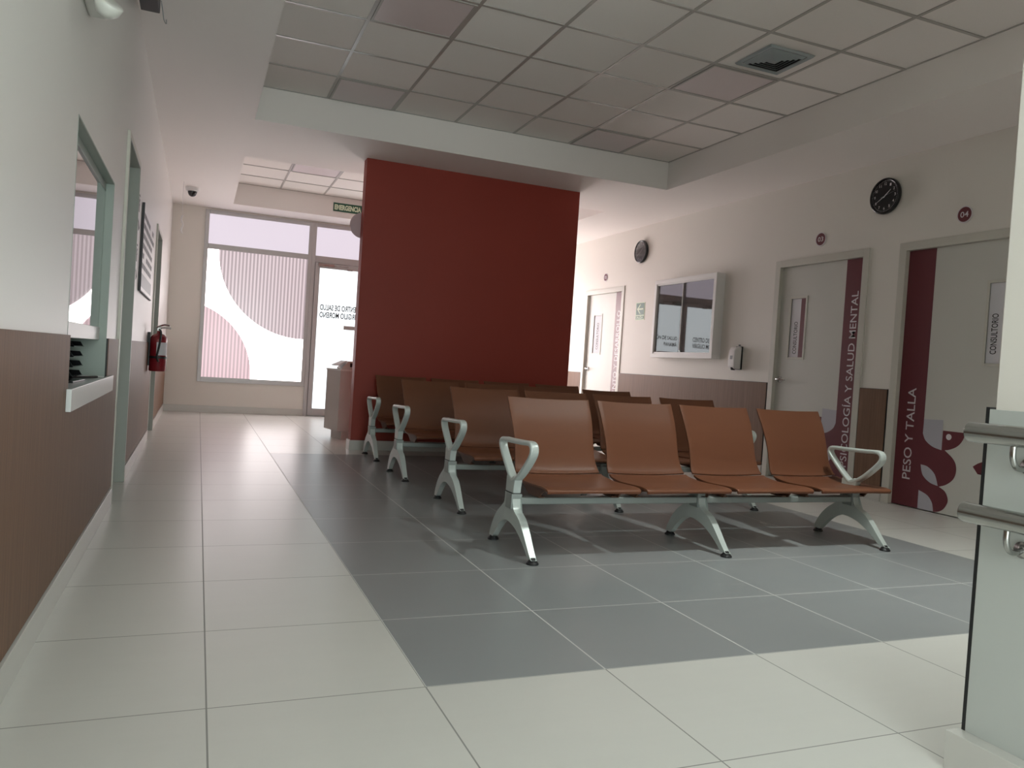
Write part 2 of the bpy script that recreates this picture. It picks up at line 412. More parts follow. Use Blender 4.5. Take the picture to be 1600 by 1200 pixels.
bm = bmesh.new(); lathe(bm, [(.101, 0), (.125, 0), (.125, -.16), (.115, -.165), (.105, -.16), (.101, 0)], n=40); finish('cutoff_can', bm, 'grey', t)  # can added to cut the lamp's spread off the right wall
bm = bmesh.new(); cyl(bm, (0, 0, -.005), .098, .003, 'z', 32); finish('lamp_disc', bm, 'downlight_on', t)
# air vent
t = empty('air_vent', ((3.715), 4.55, ZT-.004), label='square louvred air vent in the ceiling, right of the unlit pinkish panel', cat='air vent')
bm = bmesh.new(); a = .195
prof = [(a, 0), (a-.012, -.012), (a-.035, -.004)]
def ring(bm, r1, z1, r2, z2):
    for k in range(4):
        c, s = [(1, 0), (0, 1), (-1, 0), (0, -1)][k]; d = (-s, c)
        p = [(c*r1+d[0]*r1, s*r1+d[1]*r1, z1), (c*r1-d[0]*r1, s*r1-d[1]*r1, z1), (c*r2-d[0]*r2, s*r2-d[1]*r2, z2), (c*r2+d[0]*r2, s*r2+d[1]*r2, z2)]
        bm.faces.new([bm.verts.new(q) for q in p])
ring(bm, a, 0, a-.01, -.014); ring(bm, a-.01, -.014, a-.035, -.006)
finish('frame', bm, 'vent', t)
bm = bmesh.new(); box(bm, -a+.03, a-.03, -a+.03, a-.03, -.001, .003); finish('opening', bm, 'dark', t)
for k in range(5):
    r = .155-.027*k; bm = bmesh.new(); ring(bm, r, -.004, r-.022, -.020); ring(bm, r-.022, -.020, r-.024, -.019)
    finish('louvre', bm, 'vent', t)
bm = bmesh.new(); box(bm, -.022, .022, -.022, .022, -.02, -.016); finish('centre_plate', bm, 'vent', t)

# baseboards and laminate wainscot (trim)
BH = .10
def wains(side, segs, n0, zt=.965):
    bm = bmesh.new(); bb = bmesh.new(); be = bmesh.new()
    for sg in segs:
        y0, y1, z1 = sg[:3]
        if side == 'left':
            zb = sg[3] if len(sg) > 3 else BH+.012
            box(bm, LX, LX+.012, y0+.006*(y0 > 3.3), y1-.006, zb, z1)
            if len(sg) < 4: box(bb, LX, LX+.017, y0, y1, 0, BH)
            if y0 > 3.3: box(be, LX, LX+.009, y0, y0+.006, zb, z1)
            box(be, LX, LX+.009, y1-.006, y1, zb, z1)  # black end strips stand in for the shadow gaps beside the panels
        else:
            box(bm, RX-.012, RX, y0+.006, y1-.006, BH+.012, z1); box(bb, RX-.015, RX, y0, y1, 0, BH)
            box(be, RX-.009, RX, y0, y0+.006, BH, z1+.004); box(be, RX-.009, RX, y1-.006, y1, BH, z1+.004); box(be, RX-.008, RX, y0, y1, z1, z1+.004)
    struct('trim_%d' % n0, bm, 'laminate'); struct('baseboard_'+side, bb, 'baseboard', bevel=.002); struct('trim_%d' % (n0+1), be, 'black')
wains('left', [(NY, 5.02, .69), (NY, 3.2, .965, .69), (4.48, 5.02, .965, .69), (5.90, 8.44, .965), (9.42, FY, .965)], 1)
wains('right', [(PY, 3.73, .965), (4.97, 5.275, .967), (6.50, 9.585, .962), (10.76, FY, .94)], 3)
bm = bmesh.new(); box(bm, LX, 1.56, FY-.015, FY, 0, BH); box(bm, 3.55, RX, FY-.015, FY, 0, BH)
struct('baseboard_far', bm, 'baseboard', bevel=.002)
bm = bmesh.new(); box(bm, 1.475, 3.93, 7.935, 8.115, 0, BH); struct('baseboard_middle', bm, 'baseboard', bevel=.002)
# near wall: white panel, black strip standing in for the shadow gap, baseboard
bm = bmesh.new(); box(bm, PX-.022, PX, NY, PY-.002, .1, .925); struct('trim_5', bm, 'panel_white', bevel=.001)
bm = bmesh.new(); box(bm, PX-.0215, PX+.001, PY-.002, PY+.008, .1, .93); struct('trim_6', bm, 'black')
bm = bmesh.new(); box(bm, PX-.065, PX+.4, NY, PY+.018, 0, BH); struct('baseboard_near', bm, 'baseboard', bevel=.002)

# ------------------------------------------------------------------ shopfront: window_1, door_4, window_2
def shop_window(n, x0, x1, zlo, mirror=False):
    t = empty('window_%d' % n, (0, 0, 0), kind='structure')
    bm = bmesh.new(); f = .055; ya, yb = FY-.02, FY+.06
    box(bm, x0, x0+f, ya, yb, zlo-.02, 2.955); box(bm, x1-f, x1, ya, yb, zlo-.02, 2.955)
    box(bm, x0+f, x1-f, ya, yb, zlo-.02, zlo+.05); box(bm, x0+f, x1-f, ya, yb, 2.39, 2.465); box(bm, x0+f, x1-f, ya, yb, 2.90, 2.955)
    finish('window_frame', bm, 'alu', t, bevel=.003)
    bm = bmesh.new(); box(bm, x0+f-.005, x1-f+.005, FY+.015, FY+.025, zlo+.045, 2.395); finish('lower_pane', bm, 'film' if not mirror else 'pane_boosted', t)
    bm = bmesh.new(); box(bm, x0+f-.005, x1-f+.005, FY+.015, FY+.025, 2.46, 2.905); finish('transom_pane', bm, 'pane_top', t)
shop_window(1, 0, 1.53, .47); shop_window(2, 3.57, 5.1, .47, True)
t = empty('window_3', kind='structure')
bm = bmesh.new(); box(bm, 1.53, 1.585, FY-.02, FY+.06, 0, 2.955); box(bm, 3.515, 3.57, FY-.02, FY+.06, 0, 2.955)
box(bm, 1.585, 3.515, FY-.02, FY+.06, 2.36, 2.46); box(bm, 1.585, 3.515, FY-.02, FY+.06, 2.90, 2.955); box(bm, 2.52, 2.58, FY-.02, FY+.06, 2.46, 2.90)
finish('window_frame', bm, 'alu', t, bevel=.003)
for a, b in ((1.58, 2.525), (2.575, 3.52)):
    bm = bmesh.new(); box(bm, a, b, FY+.015, FY+.025, 2.455, 2.905); finish('transom_pane', bm, 'pane_top', t)
def shop_door(n, x0, x1, words, hx):
    t = empty('door_%d' % n, (0, 0, 0), kind='structure')
    bm = bmesh.new(); f = .07; ya, yb = FY-.03, FY+.03
    box(bm, x0, x0+f, ya, yb, .01, 2.355); box(bm, x1-f, x1, ya, yb, .01, 2.355); box(bm, x0+f, x1-f, ya, yb, .01, .12); box(bm, x0+f, x1-f, ya, yb, 2.28, 2.355)
    lf = finish('leaf_frame', bm, 'alu', t, bevel=.003)
    bm = bmesh.new(); box(bm, x0+f-.005, x1-f+.005, FY-.004, FY+.004, .115, 2.285); pn = finish('door_pane', bm, 'pane_door', t)
    c = (x0+x1)/2
    for line, z, w in words:
        o = text('lettering', line, 'ink', t, 0, 0, w, .088, bold=.022, mirror=True)
        for v in o.data.vertices: v.co = (x0+.105+v.co.x, FY-.0055, z+v.co.y)
    bm = bmesh.new(); box(bm, hx-.30, hx+.30, FY-.095, FY-.07, 1.36, 1.42); box(bm, hx-.29, hx-.26, FY-.07, FY-.03, 1.37, 1.41); box(bm, hx+.26, hx+.29, FY-.07, FY-.03, 1.37, 1.41)
    finish('push_bar', bm, 'alu', t, bevel=.004)
    bm = bmesh.new(); box(bm, x0+.04, x0+.28, FY-.075, FY-.03, 2.30, 2.35); box(bm, x0+.28, x0+.50, FY-.06, FY-.045, 2.325, 2.335); box(bm, x0+.48, x0+.56, FY-.075, FY-.03, 2.27, 2.29)
    finish('door_closer', bm, 'steel', t, bevel=.003)
shop_door(1, 1.59, 2.545, [('CENTRO DE SALUD', 1.640, .60), ('VIRGILIO MORENO', 1.525, .60)], 2.36)
shop_door(2, 2.555, 3.51, [('REGIÓN DE SALUD', 1.640, .60), ('PANAMÁ', 1.525, .28)], 2.82)
# glazed entrance behind the viewer
t = empty('window_4', kind='structure')
bm = bmesh.new()
for a, b, c, d in ((-.2, -.14, 0, 2.5), (.72, .78, 0, 2.5), (1.64, 1.7, 0, 2.5), (-.14, 1.64, 0, .1), (-.14, 1.64, 2.44, 2.5)): box(bm, a, b, NY-.1, NY+.01, c, d)
finish('window_frame', bm, 'alu', t)
for a, b in ((-.14, .72), (.78, 1.64)):
    bm = bmesh.new(); box(bm, a, b, NY-.06, NY-.05, .1, 2.44); finish('pane', bm, 'entrance_glow', t)

# ------------------------------------------------------------------ right wall doors
LPX = RX+.03   # leaf plane
def right_door(n, y0, y1, top, win, stripe, words, wordbox, handle_y, paper, hpx=True, bird=None):
    """door in the right wall; all in local (right=-y, up=z) with origin at y=0"""
    t = empty('door_%d' % n, mw=frame_mw('right', (LPX, 0, 0)), kind='structure')
    r = lambda y: -y
    bm = bmesh.new(); cw = .068
    # casing, standing 12 mm proud of the wall, returning to the leaf
    for a, b, c, d in ((y1-.002, y1+cw, 0, top+cw), (y0-cw, y0+.002, 0, top+cw), (y0+.002, y1-.002, top-.002, top+cw)):
        box(bm, r(b), r(a), c, d, -.05, .03+.012)
    finish('door_frame', bm, 'frame', t, bevel=.002)
    bm = bmesh.new()
    a, b, c, d = win  # y_near, y_far, z0, z1 window
    L = [(y0+.004, a, .008, top-.004), (b, y1-.004, .008, top-.004), (a, b, .008, c), (a, b, d, top-.004)]
    for q in L: box(bm, r(q[1]), r(q[0]), q[2], q[3], -.045, 0)
    leaf = finish('door_leaf', bm, 'door', t)
    bm = bmesh.new(); e = .022
    for q in ((a-e, a, c-e, d+e), (b, b+e, c-e, d+e), (a, b, c-e, c), (a, b, d, d+e)): box(bm, r(q[1]), r(q[0]), q[2], q[3], -.02, .006)
    finish('vision_frame', bm, 'frame', leaf, bevel=.0015)
    bm = bmesh.new(); box(bm, r(b)+.0005, r(a)-.0005, c+.0005, d-.0005, -.03, -.005); pp = finish('vision_panel', bm, 'paper', leaf)
    s0, s1 = paper
    if s1:
        bm = bmesh.new(); box(bm, r(s1), r(s0)-.001, c+.001, d-.001, -.005, -.0035); finish('maroon_strip', bm, 'maroon', leaf)
    text('placard_lettering', 'CONSULTORIO', 'ink', leaf, r(wordbox[4]), wordbox[5], wordbox[6], wordbox[7], z=-.0035, rot=PI/2, bold=.012)
    bm = bmesh.new(); box(bm, r(stripe[1]), r(stripe[0]), .008, top-.004, 0, .0012); finish('maroon_stripe', bm, 'maroon', leaf)
    text('lettering', words, 'letter', leaf, r(wordbox[0]), wordbox[1], wordbox[2], wordbox[3], z=.0018, rot=PI/2, bold=.006)
    # lever handle
    bm = bmesh.new(); hx, hz = r(handle_y), 1.005
    cyl(bm, (hx, hz, 0), .033, .012, 'z'); cyl(bm, (hx, hz, .012), .013, .045, 'z', 16)
    sweep(bm, smooth_path([(hx, hz, .055), (hx+.03, hz+.002, .062), (hx+.075, hz-.002, .06), (hx+.12, hz-.006, .052)], 5), rrect(.02, .012, .005))
    finish('door_handle', bm, 'chrome', leaf, smooth=True)
    bm = bmesh.new(); box(bm, r(y0+.002), r(y0+.004), .01, top, -.045, -.02); box(bm, r(y1-.002), r(y1-.004), .01, top, -.045, -.02)
    finish('seal', bm, 'black', t)
    return t, leaf
def clean(pts, n=4):
    return [(p.x, p.y) for p in smooth_path([(a, b, 0) for a, b in pts], n, closed=False)]
def curve_poly(pieces):
    o = []
    for kind, pts in pieces:
        q = [(-y, z) for y, z in pts]
        if kind == 'c': q = clean(q, 6)
        for p in q:
            if not o or abs(p[0]-o[-1][0])+abs(p[1]-o[-1][1]) > 1e-4: o.append(p)
    return o
def bird(leaf, dy=0.0, sx=1, y_ref=0.0, full=True, clip=None):
    """the bird and snake shaped vinyl beside the stripe; sx=-1 mirrors it about y_ref"""
    def T(poly): return [((x if sx == 1 else -2*y_ref-x)-dy, z) for x, z in poly]
    def shape(name, pieces, m, z):
        bm = bmesh.new(); prism(bm, T(curve_poly(pieces)), 0.0004, z, 'z')
        bmesh.ops.triangulate(bm, faces=[f for f in bm.faces if len(f.verts) > 4], ngon_method='EAR_CLIP'); finish(name, bm, m, leaf)
    shape('bird_body', [('l', [(4.625, .217), (4.624, .66)]), ('c', [(4.622, .628), (4.593, .574), (4.524, .530), (4.44, .511), (4.37, .485), (4.315, .431), (4.299, .366), (4.317, .298), (4.374, .245), (4.44, .217)])], 'maroon', .0013)
    shape('bird_tail', [('l', [(4.625, .008), (4.625, .217)]), ('c', [(4.44, .217), (4.380, .185), (4.351, .118), (4.382, .050), (4.429, .018), (4.472, .008)])], 'maroon', .0013)
    shape('wing', [('l', [(4.620, .745), (4.445, .752), (4.440, .511)]), ('c', [(4.440, .511), (4.524, .530), (4.593, .574), (4.622, .628)])], 'lilac', .0016)
    shape('belly_leaf', [('c', [(4.621, .372), (4.555, .362), (4.485, .310), (4.449, .221)]), ('c', [(4.449, .221), (4.525, .238), (4.595, .290), (4.621, .372)])], 'lilac', .0021)
    shape('tail_leaf', [('l', [(4.621, .009)]), ('c', [(4.622, .160), (4.541, .132), (4.491, .079), (4.474, .009)])], 'lilac', .0021)
    shape('bird_head', [('l', [(4.440, .511), (4.440, .669), (4.245, .669)]), ('c', [(4.245, .669), (4.262, .610), (4.305, .557), (4.375, .522), (4.440, .511)])], 'maroon', .0013)
    bm = bmesh.new(); c = T([(-4.384, .623)])[0]; cyl(bm, (c[0], c[1], .0004), .024, .002, 'z', 24); finish('bird_eye', bm, 'letter', leaf)
    if full:
        shape('vinyl_fragment', [('l', [(4.162, .419)]), ('c', [(4.162, .419), (4.115, .452), (4.05, .475), (3.98, .47), (3.93, .44)]), ('l', [(3.965, .36)]), ('c', [(3.965, .36), (4.01, .385), (4.06, .392), (4.118, .367)])], 'maroon', .0013)
        shape('vinyl_fragment', [('l', [(4.083, .261), (3.95, .27), (3.94, .1)]), ('c', [(3.94, .1), (4.02, .14), (4.075, .22)])], 'maroon', .0013)
# door 04
t4, leaf4 = right_door(3, 3.80, 4.885, 2.155, (3.925, 4.132, 1.215, 1.825), (4.622, 4.881), 'PESO Y TALLA', (4.715, .232, .765, .078, 4.050, 1.284, .308, .052), 3.88, (3.925, 3.975))
bird(leaf4)
# door 03 (the stripe is at its near side)
t3, leaf3 = right_door(4, 5.345, 6.42, 2.155, (6.062, 6.262, 1.235, 1.825), (5.349, 5.565), 'PSICOLOGÍA Y SALUD MENTAL', (5.405, .232, 1.62, .098, 6.160, 1.268, .325, .050), 6.352, (6.062, 6.130))
bird(leaf3, 0, -1, 5.0935, False)
# door 02 far along the wall
t2, leaf2 = right_door(5, 9.65, 10.69, 2.13, (10.262, 10.495, 1.245, 1.812), (9.655, 9.865), 'CRECIMIENTO Y DESARROLLO', (9.715, .22, 1.64, .095, 10.345, 1.30, .40, .06), 10.60, (0, 0))

# ------------------------------------------------------------------ left wall openings
def left_door(n, y0, y1, top, handle=True):
    t = empty('door_%d' % n, (0, 0, 0), kind='structure')
    bm = bmesh.new(); cw = .035
    for a, b, c, d in ((y0-cw, y0, 0, top+cw), (y1, y1+cw-.005, 0, top+cw), (y0, y1, top, top+cw)):
        box(bm, LX-.01, LX+.016, a, b, c, d)
    finish('door_casing', bm, 'frame', t, bevel=.002)
    bm = bmesh.new()
    for a, b, c, d in ((y0, y0+.012, 0, top), (y1-.012, y1, 0, top), (y0+.012, y1-.012, top-.012, top)): box(bm, LX-WT, LX+.017, a, b, c, d)
    finish('door_jamb', bm, 'jamb_grey', t, bevel=.002)
    bm = bmesh.new(); box(bm, LX-WT+.01, LX-WT+.055, y0+.014, y1-.014, .008, top-.014); leaf = finish('door_leaf', bm, 'jamb_grey', t)
    if handle:
        bm = bmesh.new(); cyl(bm, (LX-WT+.055, y0+.08, 1.03), .028, .01, 'x'); cyl(bm, (LX-WT+.065, y0+.08, 1.03), .012, .09, 'x', 12)
        box(bm, LX-WT+.145, LX-WT+.162, y0+.068, y0+.17, 1.02, 1.04); finish('door_handle', bm, 'chrome', leaf, bevel=.003)
left_door(6, 5.06, 5.87, 2.14)
left_door(7, 8.47, 9.37, 2.10, False)
# service window
t = empty('window_5', (0, 0, 0), kind='structure')
bm = bmesh.new()
y0, y1, z0, z1 = 3.2, 4.48, .77, 1.757
box(bm, LX-WT, LX+.001, y1-.006, y1+.001, z0, z1); box(bm, LX-WT, LX+.001, y0-.001, y0+.006, z0, z1); box(bm, LX-WT, LX+.001, y0, y1, z1-.006, z1+.001)
finish('reveal', bm, 'jamb', t)
bm = bmesh.new(); xa, xb = LX-.062, LX-.036
box(bm, xa, xb, y1-.016, y1-.006, .97, z1-.006); box(bm, xa, xb, y0+.006, y0+.016, .97, z1-.006); box(bm, xa, xb, y0+.016, y1-.016, z1-.045, z1-.006)
finish('window_frame', bm, 'jamb', t, bevel=.002)
bm = bmesh.new(); box(bm, xa-.005, xb+.004, y0+.006, y1-.006, .955, 1.02); finish('bottom_rail', bm, 'white', t, bevel=.003)
bm = bmesh.new(); box(bm, xa+.020, xa+.024, y0+.016, y1-.016, 1.02, z1-.045); finish('glass_pane', bm, 'glass', t)
bm = bmesh.new(); box(bm, LX-.55, LX+.0125, 3.205, 4.475, .735, .765); box(bm, LX+.0125, LX+.03, 3.15, 4.62, .69, .772)
sill = finish('counter_sill', bm, 'counter_top', None, bevel=.002)
tag(sill, 'pale counter shelf below the left service window', 'counter')
# things on the counter
t = empty('letter_tray', (-.60, 4.2, .765), label='black stacked letter tray standing on the service window counter', cat='letter tray')
for k in range(4):
    bm = bmesh.new(); z = .01+.047*k
    box(bm, -.13, .075, -.16, .16, z, z+.004)
    prism(bm, [(-.13, z), (.075, z), (.06, z+.025), (-.13, z+.025)], -.16, -.155, 'y'); prism(bm, [(-.13, z), (.075, z), (.06, z+.025), (-.13, z+.025)], .155, .16, 'y')
    finish('shelf', bm, 'blackgloss', t)
bm = bmesh.new()
for y in (-.158, .152): box(bm, -.13, -.02, y, y+.006, 0, .18)
box(bm, -.13, -.125, -.155, .155, 0, .18)
finish('side_frame', bm, 'grey', t)
for k, (dx, dy, a) in enumerate(((-.575, 3.55, .05), (-.565, 3.86, -.04))):
    bm = bmesh.new(); box(bm, -.09, .09, -.14, .14, 0, .008)
    o = finish('document_folder', bm, 'blackgloss', None, bevel=.002); o.location = (dx, dy, .765); o.rotation_euler = (0, 0, a)
    tag(o, ('black folder lying nearer the viewer on the service window counter', 'black folder lying next to the stacked letter tray')[k], 'folder', 'black folders on the service counter')
bm = bmesh.new(); sweep(bm, smooth_path([(-.55, 4.13, .772), (-.50, 4.22, .772), (-.455, 4.31, .772)], 6), circ(.006))
tag(finish('pen', bm, 'blackgloss', None, smooth=True), 'thin black pen on the counter in front of the letter tray', 'pen')

# directory board
t = empty('directory_board', mw=frame_mw('left', (LX+.002, 6.42, 1.35)), label='wide white directory board with dark lettering on the left wall', cat='sign board')
bm = bmesh.new(); box(bm, 0, 1.42, 0, .64, 0, .014); finish('panel', bm, 'white', t, bevel=.002)
bm = bmesh.new(); box(bm, -.012, 0, -.006, .646, 0, .018); box(bm, 0, 1.42, -.008, 0, 0, .016); finish('dark_edge', bm, 'ink', t)
bm = bmesh.new(); box(bm, .06, 1.30, .03, .13, .014, .0146); finish('grey_field', bm, 'grey', t)
for rr in range(6):
    x = .08
    while x < 1.24:
        w = random.uniform(.12, .26)
        if random.random() < .82:
            bm = bmesh.new(); box(bm, x, x+w, .17+.075*rr, .17+.075*rr+.04, .014, .0148); finish('text_line', bm, 'ink', t)
        x += w+.03
for (y, z, s, lab) in ((5.98, 1.90, 1, 'upper thin black arrow drawn on the left wall beside the directory board'), (5.98, 1.55, 1, 'lower thin black arrow drawn on the left wall beside the directory board')):
    o = empty('wall_arrow', mw=frame_mw('left', (LX, y, z)), label=lab, cat='wall arrow', group='thin black arrows on the left wall')
    bm = bmesh.new(); box(bm, .0, .012, -.02, .22, 0, .0015); prism(bm, [(0, -.02), (.012, -.02), (.20, -.10), (.19, -.112)], 0, .0015); prism(bm, [(.16, -.08), (.27, -.12), (.18, -.15)], 0, .0015)
    finish('arrow_line', bm, 'ink', o)
    bm = bmesh.new()
    for k in range(3): box(bm, .10+.03*k, .12+.03*k, -.02, .10-.02*k, 0, .0015); box(bm, .08, .2, .03+.03*k, .042+.03*k, 0, .0015)
    finish('arrow_text', bm, 'ink', o)

# fire extinguisher
t = empty('fire_extinguisher', (LX+.095, 7.95, .70), label='red fire extinguisher hanging on the left wall above the wood panel', cat='fire extinguisher')
bm = bmesh.new(); lathe(bm, [(0, 0), (.068, 0), (.074, .01), (.074, .29), (.068, .32), (.045, .345), (.022, .352), (.02, .375), (0, .375)]); finish('cylinder', bm, 'red_steel', t, smooth=True)
bm = bmesh.new()
for i in range(10):
    a0 = math.radians(-100+i*9); a1 = math.radians(-100+(i+1)*9)
    bm.faces.new([bm.verts.new((.0748*math.cos(a), .0748*math.sin(a), z)) for a, z in ((a0, .15), (a1, .15), (a1, .27), (a0, .27))])
finish('label', bm, 'paper', t)
bm = bmesh.new(); cyl(bm, (0, 0, .372), .017, .03, 'z', 16); cyl(bm, (0, -.03, .392), .014, .02, 'y', 16); finish('valve', bm, 'chrome', t, smooth=False)
bm = bmesh.new(); sweep(bm, smooth_path([(.0, 0, .40), (.05, -.02, .41), (.10, -.035, .405)], 4), rrect(.018, .006, .002)); sweep(bm, smooth_path([(-.02, 0, .41), (.04, -.02, .435), (.09, -.03, .43)], 4), rrect(.018, .006, .002))
finish('lever', bm, 'chrome', t)
bm = bmesh.new(); sweep(bm, smooth_path([(0, -.02, .39), (.02, -.085, .36), (.012, -.088, .25), (-.005, -.088, .14), (.01, -.088, .09)], 6), circ(.009)); finish('hose', bm, 'black', t, smooth=True)
bm = bmesh.new(); lathe(bm, [(.0755, .12), (.078, .12), (.078, .14), (.0755, .14)]); box(bm, -.095, -.07, -.02, .02, .05, .36); finish('bracket', bm, 'black', t)

# emergency light (wall mounted, twin heads)
t = empty('emergency_light', (LX, 3.15, 2.235), label='white twin-head emergency light on the upper left wall, cut by the photo edge', cat='emergency light')
bm = bmesh.new(); box(bm, 0, .065, -.08, .16, -.09, .10); finish('housing', bm, 'plastic', t, bevel=.012, seg=3)
for y, x, z in ((-.245, .105, -.195), (-.20, .105, -.105)):
    bm = bmesh.new(); lathe(bm, [(0, -.028), (.024, -.024), (.040, -.004), (.044, .022), (.041, .025), (0, .019)], n=28)
    o = finish('lamp_head', bm, 'plastic', t, smooth=True); o.location = (x, y, z); o.rotation_euler = (.5, .55, 0)
for a, b in (((.04, -.07, -.06), (.10, -.235, -.15)), ((.04, -.07, -.02), (.10, -.19, -.07))):
    bm = bmesh.new(); sweep(bm, [a, b], circ(.012)); finish('swivel', bm, 'plastic', t)
# hanging monitor corner at the top
t = empty('ceiling_monitor', (-.355, 4.75, ZC), label='black box-shaped screen hung from the ceiling at the upper left, its lower corner in view', cat='monitor')
bm = bmesh.new(); box(bm, -.05, .05, -.12, .25, -.125, -.03); o = finish('housing', bm, 'black', t, bevel=.004)
bm = bmesh.new(); box(bm, -.02, .02, -.02, .12, -.03, 0); finish('mount', bm, 'grey', t)
bm = bmesh.new(); sweep(bm, smooth_path([(.055, .22, -.06), (.065, .25, -.11), (.072, .26, -.15), (.085, .26, -.17), (.085, .25, -.15)], 6), circ(.0025, 8)); finish('wire', bm, 'grey', t, smooth=True)

# dome camera and hanging cable
t = empty('dome_camera', (-.174, 10.83, ZC), label='small white dome security camera on the ceiling near the far window', cat='security camera')
bm = bmesh.new(); lathe(bm, [(0, 0), (.085, 0), (.085, -.03), (.07, -.05), (.0, -.05)]); finish('base', bm, 'white', t, smooth=False)
bm = bmesh.new(); lathe(bm, [(.056, -.048), (.054, -.07), (.04, -.10), (.02, -.115), (0, -.12)], n=24); finish('dome', bm, 'blackgloss', t, smooth=True)
t = empty('hanging_cable', (-.27, 10.5, ZC), label='thin white cable hanging from the ceiling beside the dome camera', cat='cable')
bm = bmesh.new(); sweep(bm, smooth_path([(0, 0, 0), (-.004, 0, -.2), (.004, 0, -.42)], 6), circ(.003, 8)); finish('cord', bm, 'white', t, smooth=True)
bm = bmesh.new(); sweep(bm, smooth_path([(.004, 0, -.42), (-.008, 0, -.47), (.012, 0, -.53), (-.004, 0, -.60), (.01, 0, -.64)], 6), circ(.011, 8)); finish('cable_end', bm, 'white', t, smooth=True)

# emergency sign on the far tray edge
t = empty('emergency_sign', mw=frame_mw('far', (1.722, 11.62, 3.068)), label='green sign reading EMERGENCIA high on the far ceiling edge', cat='sign')
bm = bmesh.new(); box(bm, 0, .425, 0, .125, 0, .008); finish('panel', bm, 'green', t)
text('lettering', 'EMERGENCIA', 'glow_letter', t, .018, .022, .39, .078, z=.009, bold=.05)
# round mauve sign sticking out past the red wall
bm = bmesh.new(); cyl(bm, (0, 0, 0), .132, .02, 'y', 48); box(bm, .04, .13, -.0, .02, -.03, .03)
o = finish('round_sign', bm, 'mauve', None, bevel=.003); o.location = (1.512, 8.105, 2.318)
tag(o, 'round mauve disc sign sticking out behind the red wall edge', 'sign')

# ------------------------------------------------------------------ right wall things
def clock(y, z, r, label, lens=False):
    t = empty('wall_clock', mw=frame_mw('right', (RX, y, z)), label=label, cat='clock', group='round black wall clocks')
    bm = bmesh.new(); lathe(bm, [(0, 0), (r*.92, 0), (r, .012), (r, .034), (r*.97, .044), (r*.90, .045), (r*.87, .032), (0, .032)], n=56); finish('case', bm, 'blackgloss', t, smooth=True)
    bm = bmesh.new(); cyl(bm, (0, 0, .0305), r*.865, .0022, 'z', 48); finish('dial', bm, 'blackgloss' if not lens else 'grey', t)
    for k in range(1, 13):
        a = PI/2-k*PI/6; s = r*.15; w = s*.7*(1.4 if k > 9 else 1)
        text('numeral', str(k), 'letter', t, r*.68*math.cos(a)-w/2, r*.68*math.sin(a)-s/2, w, s, z=.0335, bold=.01)
    bm = bmesh.new()
    for k in range(60):
        a = k*PI/30; c, s = math.cos(a), math.sin(a); w = .0012 if k % 5 else .0022; r1, r2 = r*.81, r*.85
        bm.faces.new([bm.verts.new(p) for p in ((c*r1-s*w, s*r1+c*w, .0334), (c*r1+s*w, s*r1-c*w, .0334), (c*r2+s*w, s*r2-c*w, .0334), (c*r2-s*w, s*r2+c*w, .0334))])
    finish('minute_marks', bm, 'letter', t)
    for nm, deg, ln, w, zz in (('hour_hand', 50, .50, .006, .0345), ('minute_hand', 240, .72, .0045, .0355), ('second_hand', 75, .74, .0015, .0365)):
        a = PI/2-math.radians(deg); c, s = math.cos(a), math.sin(a); bm = bmesh.new(); b = -.12*r if nm != 'second_hand' else -.28*r
        pts = [(c*b-s*w, s*b+c*w), (c*b+s*w, s*b-c*w), (c*ln*r+s*w*.3, s*ln*r-c*w*.3), (c*ln*r-s*w*.3, s*ln*r+c*w*.3)]
        prism(bm, pts, zz, zz+.0007); finish(nm, bm, 'letter' if nm != 'second_hand' else 'grey', t)
    if lens:
        bm = bmesh.new(); lathe(bm, [(r*.88, .040), (r*.6, .0425), (r*.3, .044), (0, .0445)], n=40); finish('glass', bm, 'glass_clock', t, smooth=True)
clock(5.134, 2.657, .158, 'round black wall clock with white numerals, between the 03 and 04 door badges')
clock(9.172, 2.63, .155, 'farther round black wall clock, above the green arrow sign', True)
def badge(y, z, r, num, label):
    t = empty('number_badge', mw=frame_mw('right', (RX, y, z)), label=label, cat='door badge', group='round maroon door number badges')
    bm = bmesh.new(); cyl(bm, (0, 0, 0), r, .006, 'z', 40); finish('rim', bm, 'letter', t)
    bm = bmesh.new(); cyl(bm, (0, 0, .006), r*.86, .001, 'z', 40); finish('disc', bm, 'maroon', t)
    text('number', num, 'letter', t, -r*.52, -r*.34, r*1.04, r*.68, z=.0076, bold=.012)
badge(4.369, 2.38, .068, '04', 'round maroon badge reading 04 above the right door')
badge(5.89, 2.38, .068, '03', 'round maroon badge reading 03 above the middle door')
badge(10.162, 2.365, .060, '02', 'small round maroon badge reading 02 above the farthest door')
t = empty('exit_arrow_sign', mw=frame_mw('right', (RX, 9.245, 1.70)), label='green exit sign with a left arrow on the right wall', cat='sign')
bm = bmesh.new(); box(bm, 0, .225, 0, .24, 0, .004); finish('panel', bm, 'glow_letter', t)
bm = bmesh.new(); box(bm, .012, .213, .07, .23, .004, .005); finish('green_field', bm, 'green', t)
bm = bmesh.new(); box(bm, .05, .19, .14, .16, .005, .006); prism(bm, [(.035, .15), (.105, .215), (.13, .215), (.065, .15), (.13, .085), (.105, .085)], .005, .006); finish('arrow', bm, 'glow_letter', t)
bm = bmesh.new(); box(bm, .012, .213, .012, .058, .004, .005); finish('green_band', bm, 'green', t)
text('lettering', 'SALIDA', 'glow_letter', t, .03, .018, .165, .034, z=.0056, bold=.02)
